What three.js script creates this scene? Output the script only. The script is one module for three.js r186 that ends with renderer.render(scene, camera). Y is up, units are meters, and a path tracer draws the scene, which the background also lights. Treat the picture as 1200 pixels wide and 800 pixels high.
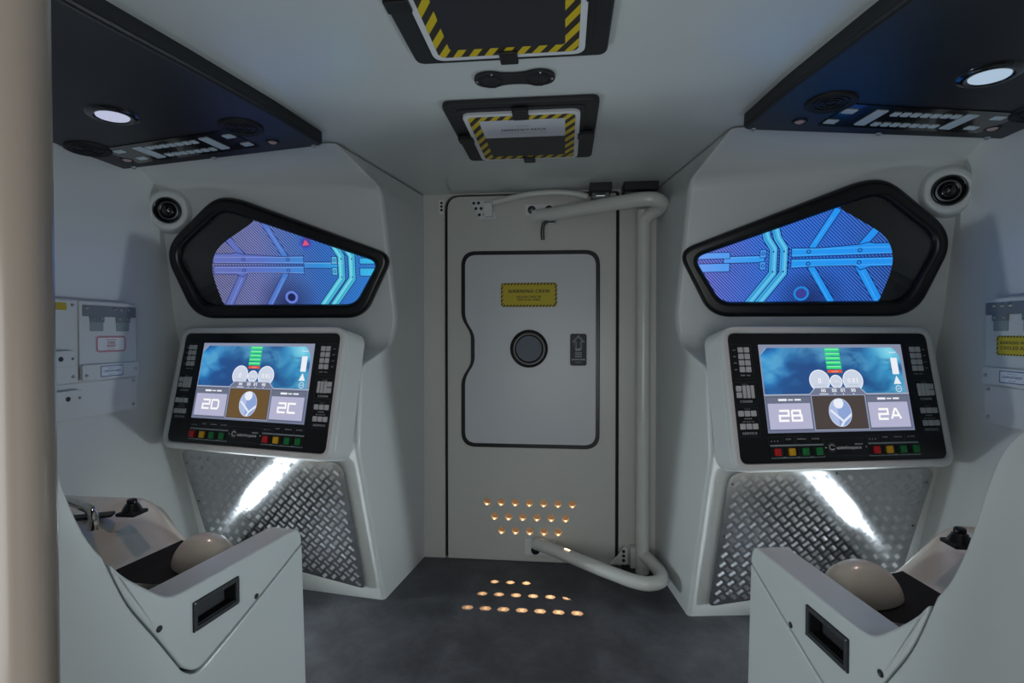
import * as THREE from 'three';
import { RoundedBoxGeometry } from 'three/addons/geometries/RoundedBoxGeometry.js';
import { mergeGeometries } from 'three/addons/utils/BufferGeometryUtils.js';
import { RectAreaLightUniformsLib } from 'three/addons/lights/RectAreaLightUniformsLib.js';

// ---------------------------------------------------------------- camera, light, exposure
RectAreaLightUniformsLib.init();
const scene = new THREE.Scene();
const V = (x, y, z) => new THREE.Vector3(x, y, z);
const EYE = V(0.155, 1.305, 0);
const camera = new THREE.PerspectiveCamera(66.33, 1.5, 0.05, 60);
camera.position.copy(EYE);
camera.lookAt(EYE.x - 0.10078, EYE.y - 0.01625, EYE.z - 0.99478);
scene.add(camera);
const renderer = new THREE.WebGLRenderer({ antialias: true });
renderer.toneMapping = THREE.LinearToneMapping;
renderer.toneMappingExposure = 1.0;
renderer.shadowMap.enabled = true;
scene.background = new THREE.Color(0.004, 0.004, 0.005);

// unseen soft light behind the camera, placed to light the whole cabin
const REAR_Z = 0.78;
const unseenRearLight = new THREE.RectAreaLight(0xf2f8f8, 4.2, 0.96, 1.1);
unseenRearLight.position.set(0.1, 0.92, REAR_Z - 0.02); unseenRearLight.lookAt(0.1, 0.95, -3); scene.add(unseenRearLight);
// unseen warm lamps beyond the closed end door; they shine in through its vent holes
for (const x of [-0.17, 0.09]) {
  const l = new THREE.SpotLight(0xffc48c, 330, 0, 0.2, 0.3, 2);
  l.position.set(x, 5.35, -11); l.target.position.set(-0.05, 0.25, -2.96);
  l.shadow.radius = 1.5; l.castShadow = true; scene.add(l, l.target);
}

// ---------------------------------------------------------------- helpers
let seed = 7;
const rnd = () => { seed = (seed * 1664525 + 1013904223) >>> 0; return seed / 4294967296; };
const taken = {};
const numbered = (n) => { const k = taken[n] = (taken[n] ?? -1) + 1; return k ? `${n}_${String(k).padStart(3, '0')}` : n; };
const info = new WeakMap();            // object -> { base, side }
function tag(o, label, category, group, kind) {
  if (label) o.userData.label = label;
  if (category) o.userData.category = category;
  if (group) o.userData.group = group;
  if (kind) o.userData.kind = kind;
  return o;
}
// a thing at base (given for the right-hand side, X > 0); side -1 builds its mirror image on the left
function thing(name, label, category, base = [0, 0, 0], side = 1, group, kind) {
  const o = new THREE.Group(); o.name = numbered(name);
  o.position.set(base[0] * side, base[1], base[2]);
  scene.add(o); info.set(o, { base: o.position.clone(), side });
  return tag(o, label, category, group, kind);
}
function mirrored(g) {
  g.scale(-1, 1, 1);
  if (g.index) { const a = g.index.array; for (let i = 0; i < a.length; i += 3) { const t = a[i]; a[i] = a[i + 2]; a[i + 2] = t; } }
  else for (const at of Object.values(g.attributes)) {
    const n = at.itemSize, a = at.array;
    for (let i = 0; i < at.count; i += 3) for (let k = 0; k < n; k++) { const t = a[i * n + k]; a[i * n + k] = a[(i + 2) * n + k]; a[(i + 2) * n + k] = t; }
  }
  return g;
}
// a part: geometry written in right-hand-side scene coordinates
function part(parent, name, geo, mat, label) {
  const { base, side } = info.get(parent);
  const g = geo.clone(); if (side < 0) mirrored(g);
  g.translate(-base.x, -base.y, -base.z);
  const m = new THREE.Mesh(g, mat); m.name = name; m.castShadow = m.receiveShadow = true;
  parent.add(m); info.set(m, { base, side });
  if (label) m.userData.label = label;
  return m;
}
// a part in its parent's own axes
function own(parent, name, geo, mat, x = 0, y = 0, z = 0, label) {
  const m = new THREE.Mesh(geo, mat); m.name = name; m.position.set(x, y, z); m.castShadow = m.receiveShadow = true;
  parent.add(m); if (label) m.userData.label = label; return m;
}
function struct(name, geo, mat, label) {
  const m = new THREE.Mesh(geo, mat); m.name = name; m.castShadow = m.receiveShadow = true; scene.add(m);
  info.set(m, { base: V(0, 0, 0), side: 1 });
  return tag(m, label, null, null, 'structure');
}
const box = (w, h, d, x = 0, y = 0, z = 0, r = 0) => {
  const g = r ? new RoundedBoxGeometry(w, h, d, 2, r) : new THREE.BoxGeometry(w, h, d);
  return g.translate(x, y, z);
};
const span = (x0, x1, y0, y1, z0, z1, r = 0) => box(x1 - x0, y1 - y0, z1 - z0, (x0 + x1) / 2, (y0 + y1) / 2, (z0 + z1) / 2, r);
const merge = (a) => mergeGeometries(a.map((g) => { const h = g.index ? g.toNonIndexed() : g; for (const k of Object.keys(h.attributes)) if (!['position', 'normal', 'uv'].includes(k)) h.deleteAttribute(k); return h; }));
// outline with rounded corners; r a number or one per corner
function rounded(pts, r, P = THREE.Shape) {
  const s = new P(), n = pts.length;
  for (let i = 0; i < n; i++) {
    const a = pts[(i + n - 1) % n], b = pts[i], c = pts[(i + 1) % n], rr = Array.isArray(r) ? r[i] : r;
    const la = Math.hypot(a[0] - b[0], a[1] - b[1]), lc = Math.hypot(c[0] - b[0], c[1] - b[1]);
    const ta = Math.min(rr, la * 0.49) / la, tc = Math.min(rr, lc * 0.49) / lc;
    const p = [b[0] + (a[0] - b[0]) * ta, b[1] + (a[1] - b[1]) * ta], q = [b[0] + (c[0] - b[0]) * tc, b[1] + (c[1] - b[1]) * tc];
    if (i) s.lineTo(...p); else s.moveTo(...p);
    if (rr > 0) s.quadraticCurveTo(b[0], b[1], q[0], q[1]);
  }
  s.closePath(); return s;
}
const rect = (x0, x1, y0, y1, r, P) => rounded([[x0, y0], [x1, y0], [x1, y1], [x0, y1]], r, P);
// extrusion whose front face lies at z = 0 and whose back lies at -depth
function ext(shape, depth, bevel = 0, seg = 3, curve = 10) {
  const o = bevel ? { depth: depth - 2 * bevel, bevelEnabled: true, bevelSize: bevel, bevelThickness: bevel, bevelOffset: -bevel, bevelSegments: seg, curveSegments: curve } : { depth, bevelEnabled: false, curveSegments: curve };
  return new THREE.ExtrudeGeometry(shape, o).translate(0, 0, bevel ? bevel - depth : -depth);
}
const basis = (r, v, n, o) => { const m = new THREE.Matrix4().makeBasis(r, v, n); m.setPosition(o); return m; };
// the right-hand-side frame of a leaning panel: u points outward, v up, n to the cabin
function frame(c, A, T) {
  const u = V(Math.cos(A), 0, -Math.sin(A)), n0 = V(Math.sin(A), 0, Math.cos(A));
  const v = V(0, Math.cos(T), 0).addScaledVector(n0, -Math.sin(T)), n = new THREE.Vector3().crossVectors(u, v);
  return { c: V(...c), u, v, n, m: basis(u, v, n, V(...c)), z: (X, y) => { const p = V(...c); return p.z - (n.x * (X - p.x) + n.y * (y - p.y)) / n.z; } };
}
const uvXY = (g, x0, y0, w, h) => { const p = g.attributes.position, t = g.attributes.uv; for (let i = 0; i < p.count; i++) t.setXY(i, (p.getX(i) - x0) / w, (p.getY(i) - y0) / h); return g; };
function grid(nu, nv, f, flip) {
  const p = [], t = [], ix = [];
  for (let j = 0; j <= nv; j++) for (let i = 0; i <= nu; i++) { const q = f(i / nu, j / nv, i, j); p.push(q.x, q.y, q.z); t.push(i / nu, j / nv); }
  for (let j = 0; j < nv; j++) for (let i = 0; i < nu; i++) { const a = j * (nu + 1) + i, b = a + 1, c = a + nu + 1, d = c + 1; flip ? ix.push(a, c, b, b, c, d) : ix.push(a, b, c, b, d, c); }
  const g = new THREE.BufferGeometry();
  g.setAttribute('position', new THREE.Float32BufferAttribute(p, 3)); g.setAttribute('uv', new THREE.Float32BufferAttribute(t, 2)); g.setIndex(ix); g.computeVertexNormals(); return g;
}
const tube = (pts, r, seg = 60, rs = 16, closed = false, tension = 0.5) => new THREE.TubeGeometry(new THREE.CatmullRomCurve3(pts.map((p) => V(...p)), closed, 'centripetal', tension), seg, r, rs, closed);
const cyl = (r, h, x, y, z, axis = 'y', r2 = r, n = 32) => { const g = new THREE.CylinderGeometry(r2, r, h, n); if (axis === 'z') g.rotateX(Math.PI / 2); if (axis === 'x') g.rotateZ(-Math.PI / 2); return g.translate(x, y, z); };
const lathe = (pts, n = 36) => new THREE.LatheGeometry(pts.map((p) => new THREE.Vector2(...p)), n);

// ---------------------------------------------------------------- textures and materials
function canvasTex(w, h, draw, srgb = true) {
  const c = document.createElement('canvas'); c.width = w; c.height = h; draw(c.getContext('2d'), w, h);
  const t = new THREE.CanvasTexture(c); if (srgb) t.colorSpace = THREE.SRGBColorSpace; t.anisotropy = 4; return t;
}
function noiseTex(n, cells, lo, hi, rgb) {   // layered value noise
  const lat = cells.map((c) => Float32Array.from({ length: c * c }, rnd)), d = new Uint8Array(n * n * 4);
  for (let y = 0; y < n; y++) for (let x = 0; x < n; x++) {
    let s = 0, w = 0;
    cells.forEach((c, k) => {
      const fx = x / n * c, fy = y / n * c, ix = Math.floor(fx), iy = Math.floor(fy), L = lat[k], at = (a, b) => L[(b % c) * c + a % c];
      let ux = fx - ix, uy = fy - iy; ux = ux * ux * (3 - 2 * ux); uy = uy * uy * (3 - 2 * uy);
      const v = (at(ix, iy) * (1 - ux) + at(ix + 1, iy) * ux) * (1 - uy) + (at(ix, iy + 1) * (1 - ux) + at(ix + 1, iy + 1) * ux) * uy, g = 1 / (k + 1);
      s += v * g; w += g;
    });
    const v = lo + (hi - lo) * s / w, i = (y * n + x) * 4;
    d[i] = v * rgb[0]; d[i + 1] = v * rgb[1]; d[i + 2] = v * rgb[2]; d[i + 3] = 255;
  }
  const t = new THREE.DataTexture(d, n, n); t.wrapS = t.wrapT = THREE.RepeatWrapping; t.magFilter = THREE.LinearFilter; t.minFilter = THREE.LinearMipmapLinearFilter; t.generateMipmaps = true; t.needsUpdate = true; return t;
}
const std = (color, roughness, o = {}) => new THREE.MeshStandardMaterial({ color, roughness, ...o });
const phys = (color, roughness, o = {}) => new THREE.MeshPhysicalMaterial({ color, roughness, ...o });
const floorMap = noiseTex(512, [6, 23, 90, 256], 150, 255, [1, 1, 1]); floorMap.colorSpace = THREE.SRGBColorSpace; floorMap.repeat.set(1.6, 1.6);
const M = {
  gel: phys('#d3d6d6', 0.42, { clearcoat: 0.35, clearcoatRoughness: 0.22 }),
  ceiling: phys('#cdd3d3', 0.38, { clearcoat: 0.5, clearcoatRoughness: 0.16 }),
  door: phys('#cdcdc8', 0.36, { clearcoat: 0.3, clearcoatRoughness: 0.2 }),
  hatch: phys('#d2d4da', 0.4, { clearcoat: 0.2, clearcoatRoughness: 0.25 }),
  pod: phys('#d4dada', 0.4, { clearcoat: 0.35, clearcoatRoughness: 0.2 }),
  cream: phys('#d3cbbd', 0.3, { clearcoat: 0.6, clearcoatRoughness: 0.12 }),
  pole: phys('#d6d8d3', 0.3, { clearcoat: 0.5, clearcoatRoughness: 0.15 }),
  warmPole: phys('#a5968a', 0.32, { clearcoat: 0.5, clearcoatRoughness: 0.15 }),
  floor: std('#63656c', 0.5, { map: floorMap }),
  black: std('#101114', 0.45), rubber: std('#060709', 0.3), dull: std('#0c0c0e', 0.8), gap: std('#06080a', 0.7),
  overhead: std('#16181d', 0.42), gloss: phys('#08090b', 0.18, { clearcoat: 0.6, clearcoatRoughness: 0.05 }),
  hatchFrame: std('#1a1c1f', 0.5), grille: std('#08090b', 0.6), charcoal: std('#24262a', 0.6), pad: std('#050506', 0.85),
  steel: std('#b9bcbe', 0.3, { metalness: 1 }), chrome: std('#c6c2bb', 0.14, { metalness: 1 }), darkSteel: std('#6d7173', 0.4, { metalness: 1 }), hingeSteel: std('#85898a', 0.5, { metalness: 0.45 }),
  plate: phys('#b6b7b9', 0.18, { metalness: 1, anisotropy: 0.92, anisotropyRotation: 0.9 }), plateRight: phys('#b6b7b9', 0.18, { metalness: 1, anisotropy: 0.92, anisotropyRotation: -0.9 }), lug: std('#c2c3c6', 0.3, { metalness: 1 }), windowBack: std('#07080c', 0.3),
  key: std('#bfc2c6', 0.45), keyPrint: std('#c9d6dc', 0.5), pink: std('#c9a9a2', 0.4),
  panelWhite: std('#cfd0d0', 0.45), greyTab: std('#8d9697', 0.5), white: std('#e2e3e3', 0.5),
  red: std('#c01218', 0.35), yellow: std('#d9a712', 0.35), green: std('#0b7a3a', 0.35),
  glass: phys('#ffffff', 0, { transmission: 1, thickness: 0, ior: 1.45 }),
};
const print = (t, r = 0.5, o = {}) => std('#ffffff', r, { map: t, ...o });
// ---------------------------------------------------------------- structure
const BACK = -2.96, H = 2.1;
{
  const g = span(-1.9, 1.9, -0.06, 0, -3.03, 1.2); const p = g.attributes.position, t = g.attributes.uv; for (let i = 0; i < p.count; i++) t.setXY(i, p.getX(i), p.getZ(i));
  struct('floor', g, M.floor, 'dark grey vinyl floor of the cabin');
  struct('floor_beyond_door', span(-3, 3, -0.25, -0.2, -9, -3.1), std('#24160c', 0.85), 'dark brown floor out of view behind the end door, placed to darken its holes');  // placed low beyond the door so that its holes show dark brown
  struct('ceiling', span(-1.9, 1.9, H, H + 0.05, -3.03, 1.2), M.ceiling, 'smooth white ceiling of the cabin');
  struct('wall_left', span(-1.79, -1.735, 0, H, -3.03, 1.2), M.gel, 'white moulded outer wall on the left');
  struct('wall_right', span(1.735, 1.79, 0, H, -3.03, 1.2), M.gel, 'white moulded outer wall on the right');
  const back = rect(-1.735, 1.735, 0, H, 0);
  back.holes.push(rounded([[-0.535, 0.0005], [0.456, 0.0005], [0.456, 2.096], [-0.535, 2.096]], [0, 0, 0.02, 0.085], THREE.Path));
  struct('wall_back', ext(back, 0.06).translate(0, 0, BACK), M.door, 'white end wall round the door');
  const rear = rect(-1.735, 1.735, 0, H, 0);
  rear.holes.push(rect(-0.42, 0.62, 0.35, 2.02, 0.08, THREE.Path));
  struct('wall_rear', ext(rear, 0.06).translate(0, 0, REAR_Z + 0.06), M.gel, 'unseen white rear wall with an opening for the light behind the viewer');  // out of view; wall and opening set close for the rear light
}

// ---------------------------------------------------------------- end door
{
  const d = thing('door_1', 'white end door with an inset escape hatch and three rows of vent holes', null, [-0.04, 0, BACK], 1, null, 'structure');
  const rows = [[-0.288, 0.337, 7], [-0.245, 0.255, 6], [-0.205, 0.175, 5]];
  const sh = rounded([[-0.516, 0.004], [0.437, 0.004], [0.437, 2.083], [-0.516, 2.083]], [0.004, 0.004, 0.012, 0.075]);
  for (const [x, y, n] of rows) for (let k = 0; k < n; k++) { const c = new THREE.Path(); c.absarc(x + k * 0.081, y, 0.0205, 0, Math.PI * 2); sh.holes.push(c); }
  part(d, 'door_panel', ext(sh, 0.03, 0, 1, 20).translate(0, 0, BACK + 0.004), M.door);
  // black backing added in the gap round the door to keep it dark
  const gapBacking = rounded([[-0.534, 0.001], [0.455, 0.001], [0.455, 2.095], [-0.534, 2.095]], [0, 0, 0.02, 0.085]);
  gapBacking.holes.push(rounded([[-0.49, 0.03], [0.41, 0.03], [0.41, 2.05], [-0.49, 2.05]], [0, 0, 0.01, 0.073], THREE.Path));
  part(d, 'door_gap_backing', ext(gapBacking, 0.03).translate(0, 0, BACK - 0.0265), M.gap, 'black backing added to darken the gap round the door');
  const out = [[-0.436, 1.772], [0.349, 1.768], [0.349, 0.652], [-0.437, 0.652], [-0.437, 1.04], [-0.381, 1.13], [-0.381, 1.3], [-0.436, 1.39]];
  const inn = [[-0.417, 1.753], [0.330, 1.749], [0.330, 0.671], [-0.418, 0.671], [-0.418, 1.046], [-0.362, 1.136], [-0.362, 1.294], [-0.417, 1.384]];
  const R = [0.085, 0.085, 0.085, 0.085, 0.04, 0.03, 0.03, 0.04], Ri = [0.07, 0.07, 0.07, 0.07, 0.045, 0.035, 0.035, 0.045];
  const ring = rounded(out, R); ring.holes.push(rounded(inn, Ri, THREE.Path));
  part(d, 'hatch_gasket', ext(ring, 0.014, 0.004).translate(0, 0, BACK + 0.012), M.rubber, 'black rubber gasket round the inset hatch');
  const hp = part(d, 'hatch_panel', ext(rounded(inn.map(([x, y]) => [x * 0.998, 1.21 + (y - 1.21) * 0.998]), Ri), 0.012, 0.003).translate(0, 0, BACK + 0.012), M.hatch, 'cool white inset hatch panel with a notch at its left');
  // porthole
  const p0 = BACK + 0.012, X = -0.047, Y = 1.216;
  part(hp, 'porthole_ring', lathe([[0.072, 0], [0.106, 0], [0.107, 0.008], [0.1, 0.016], [0.08, 0.018], [0.073, 0.012], [0.072, 0]], 48).rotateX(Math.PI / 2).translate(X, Y, p0), M.rubber, 'black round ring');
  part(hp, 'porthole_lens', cyl(0.073, 0.008, X, Y, p0 + 0.005, 'z', 0.073, 40), std('#6c727e', 0.6), 'frosted grey round lens');
  const warn = canvasTex(512, 220, (c, w, h) => {
    c.fillStyle = '#16150c'; c.fillRect(0, 0, w, h);
    c.fillStyle = '#c9b312';
    for (let i = -10; i < 30; i++) { c.beginPath(); c.moveTo(i * 30, h); c.lineTo(i * 30 + 15, h); c.lineTo(i * 30 + 15 + h * 0.8, 0); c.lineTo(i * 30 + h * 0.8, 0); c.fill(); }
    c.beginPath(); c.roundRect(20, 20, w - 40, h - 40, 12); c.fill();
    c.fillStyle = '#1b1a0e'; c.textAlign = 'center'; c.textBaseline = 'middle';
    c.save(); c.translate(w / 2, 76); c.scale(1.45, 1); c.font = 'bold 40px sans-serif'; c.fillText('WARNING CREW', 0, 0, 262); c.restore();
    c.font = 'bold 23px sans-serif'; c.fillText('HELD BOLT MUST BE', w / 2, 128, 270); c.fillText('SHUT IN ALL TIMES', w / 2, 154, 270);
  });
  part(hp, 'warning_label', uvXY(ext(rect(-0.207, 0.111, 1.452, 1.588, 0.02), 0.002), -0.207, 1.452, 0.318, 0.136).translate(0, 0, p0 + 0.003), print(warn), 'yellow label with black edging reading WARNING CREW');
  const badge = canvasTex(160, 300, (c, w, h) => {
    c.fillStyle = '#23262e'; c.fillRect(0, 0, w, h); c.strokeStyle = '#a9b0ba'; c.lineWidth = 4;
    for (const k of [0, 13]) { c.beginPath(); c.moveTo(80, 18 + k); c.lineTo(138 - k, 76); c.lineTo(112 - k, 76); c.lineTo(112 - k, 140); c.lineTo(48 + k, 140); c.lineTo(48 + k, 76); c.lineTo(22 + k, 76); c.closePath(); c.stroke(); }
    c.fillStyle = '#c6ccd4'; c.textAlign = 'center'; c.font = 'bold 30px sans-serif'; c.fillText('DAY', 80, 162);
    for (const y of [176, 194, 212]) c.strokeRect(50, y, 60, 6);
    c.font = 'bold 21px sans-serif'; c.fillText('EXHAUSTION', 80, 250, 140); c.font = '15px sans-serif'; c.fillText('PULL UP', 80, 274);
  });
  part(hp, 'badge', uvXY(ext(rect(0.184, 0.276, 1.122, 1.301, 0.014), 0.002), 0.184, 1.122, 0.092, 0.179).translate(0, 0, p0 + 0.003), print(badge), 'dark badge with an upward arrow outline');
  // hardware at the top edge and the foot of the door
  const hw = (name, gs, mat, label) => part(d, name, merge(gs), mat, label);
  const zf = BACK + 0.004;
  const hinge = part(d, 'hinge_plate', ext(rounded([[-0.382, 2.058], [-0.3, 2.058], [-0.288, 2.0], [-0.24, 1.99], [-0.24, 1.952], [-0.33, 1.952], [-0.352, 1.99]], 0.006), 0.008, 0.001).translate(0, 0, zf + 0.008), M.white);
  for (const [x, y] of [[-0.362, 2.043], [-0.335, 2.043], [-0.35, 2.012], [-0.32, 2.012], [-0.33, 1.976], [-0.3, 1.976]]) part(hinge, 'bolt_hole', cyl(0.0085, 0.003, x, y, zf + 0.0095, 'z'), M.charcoal);
  part(hinge, 'stop_block', span(-0.3, -0.252, 1.958, 2.035, zf + 0.008, zf + 0.045, 0.004), M.white);
  const lock = part(d, 'bracket_plate', span(-0.068, 0.095, 1.965, 2.03, zf, zf + 0.01, 0.003), M.white);
  for (const x of [-0.032, 0.065]) part(lock, 'bolt', lathe([[0, 0.012], [0.012, 0.012], [0.014, 0.006], [0.022, 0.005], [0.023, 0]], 20).rotateX(Math.PI / 2).translate(x, 1.997, zf + 0.01), M.darkSteel);
  part(lock, 'bolt', cyl(0.01, 0.01, 0.02, 1.99, zf + 0.014, 'z', 0.01, 6), M.steel);
  const hook = part(d, 'hook', tube([[0.095, 1.925, zf + 0.03], [0.062, 1.927, zf + 0.04], [0.04, 1.912, zf + 0.048], [0.03, 1.87, zf + 0.05], [0.032, 1.822, zf + 0.046]], 0.011, 30, 10), M.darkSteel, 'small dark steel hook');
  part(hook, 'hook_mount', span(0.06, 0.105, 1.91, 1.945, zf, zf + 0.035, 0.003), M.steel);
  const lower = part(d, 'bracket_plate', span(-0.07, 0.105, 0.045, 0.135, zf, zf + 0.012, 0.003), M.white);
  for (const x of [-0.01, 0.09]) part(lower, 'bolt', lathe([[0, 0.01], [0.012, 0.01], [0.016, 0.004], [0.024, 0.003], [0.025, 0]], 20).rotateX(Math.PI / 2).translate(x, 0.072, zf + 0.012), M.black);
  // three-hole strike plate on the wall beside the door
  const st = thing('strike_plate', 'small white plate with three holes at the top left of the end door', 'plate', [-0.551, 2.03, BACK]);
  part(st, 'plate', span(-0.567, -0.536, 1.985, 2.07, BACK, BACK + 0.006, 0.002), M.white);
  for (const y of [2.01, 2.03, 2.05]) part(st, 'screw_hole', cyl(0.0075, 0.003, -0.551, y, BACK + 0.007, 'z'), M.charcoal);
}

// ---------------------------------------------------------------- moulded consoles
const W = frame([1.2, 1.6, -2.395], -0.12, -0.15);      // window panel
const INNER = [[0.795, 2.094, -2.1], [0.703, 1.98, -2.397], [0.662, 1.365, W.z(0.662, 1.365)], [0.69, 1.25, -2.49], [0.738, 1.16, -2.228], [0.749, 0.79, -2.211], [0.72, 0, -2.455]];
const OUTER = [[1.74, 2.094, -2.05], [1.74, 1.985, W.z(1.74, 1.985)], [1.74, 1.34, W.z(1.74, 1.34)], [1.74, 1.25, -2.40], [1.74, 1.17, -2.41], [1.74, 0.78, -2.37], [1.74, 0, -2.60]];
const FILLET = [0, 0.05, 0.06, 0.05, 0.05, 0.04, 0];
function profile(c) {
  const out = [V(...c[0])];
  for (let i = 1; i < c.length - 1; i++) {
    const a = V(...c[i - 1]), b = V(...c[i]), d = V(...c[i + 1]), f = FILLET[i];
    const p = b.clone().lerp(a, Math.min(0.45, f / a.distanceTo(b))), q = b.clone().lerp(d, Math.min(0.45, f / b.distanceTo(d)));
    for (let k = 0; k <= 6; k++) { const t = k / 6; out.push(p.clone().multiplyScalar((1 - t) ** 2).addScaledVector(b, 2 * t * (1 - t)).addScaledVector(q, t * t)); }
  }
  out.push(V(...c[c.length - 1])); return out;
}
function consoleSkin() {
  const I = profile(INNER), O = profile(OUTER), r = 0.022, rows = [];
  // extra rows so that long faces stay smooth
  const II = [], OO = [];
  for (let i = 0; i < I.length - 1; i++) { const n = I[i].distanceTo(I[i + 1]) > 0.1 ? 5 : 1; for (let k = 0; k < n; k++) { II.push(I[i].clone().lerp(I[i + 1], k / n)); OO.push(O[i].clone().lerp(O[i + 1], k / n)); } }
  II.push(I[I.length - 1]); OO.push(O[O.length - 1]);
  for (let j = 0; j < II.length; j++) {
    const a = II[j], o = OO[j], b = V(0.655, a.y, BACK - 0.02), row = [];
    const pb = a.clone().lerp(b, r / a.distanceTo(b)), po = a.clone().lerp(o, r / a.distanceTo(o));
    for (let k = 0; k < 6; k++) row.push(b.clone().lerp(pb, k / 6));
    for (let k = 0; k <= 6; k++) { const t = k / 6; row.push(pb.clone().multiplyScalar((1 - t) ** 2).addScaledVector(a, 2 * t * (1 - t)).addScaledVector(po, t * t)); }
    for (let k = 1; k <= 10; k++) row.push(po.clone().lerp(o, k / 10));
    rows.push(row);
  }
  return grid(rows[0].length - 1, rows.length - 1, (x, y, i, j) => rows[j][i], true);
}
const skin = consoleSkin();

const WIN_OUT = [[0.28, 0.34], [0.184, 0.344], [-0.541, 0.079], [-0.392, -0.221], [0.419, -0.224], [0.538, 0.104]];
const WIN_IN = [[0.268, 0.272], [0.212, 0.274], [-0.467, 0.046], [-0.349, -0.154], [0.375, -0.158], [0.476, 0.09]];
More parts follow.
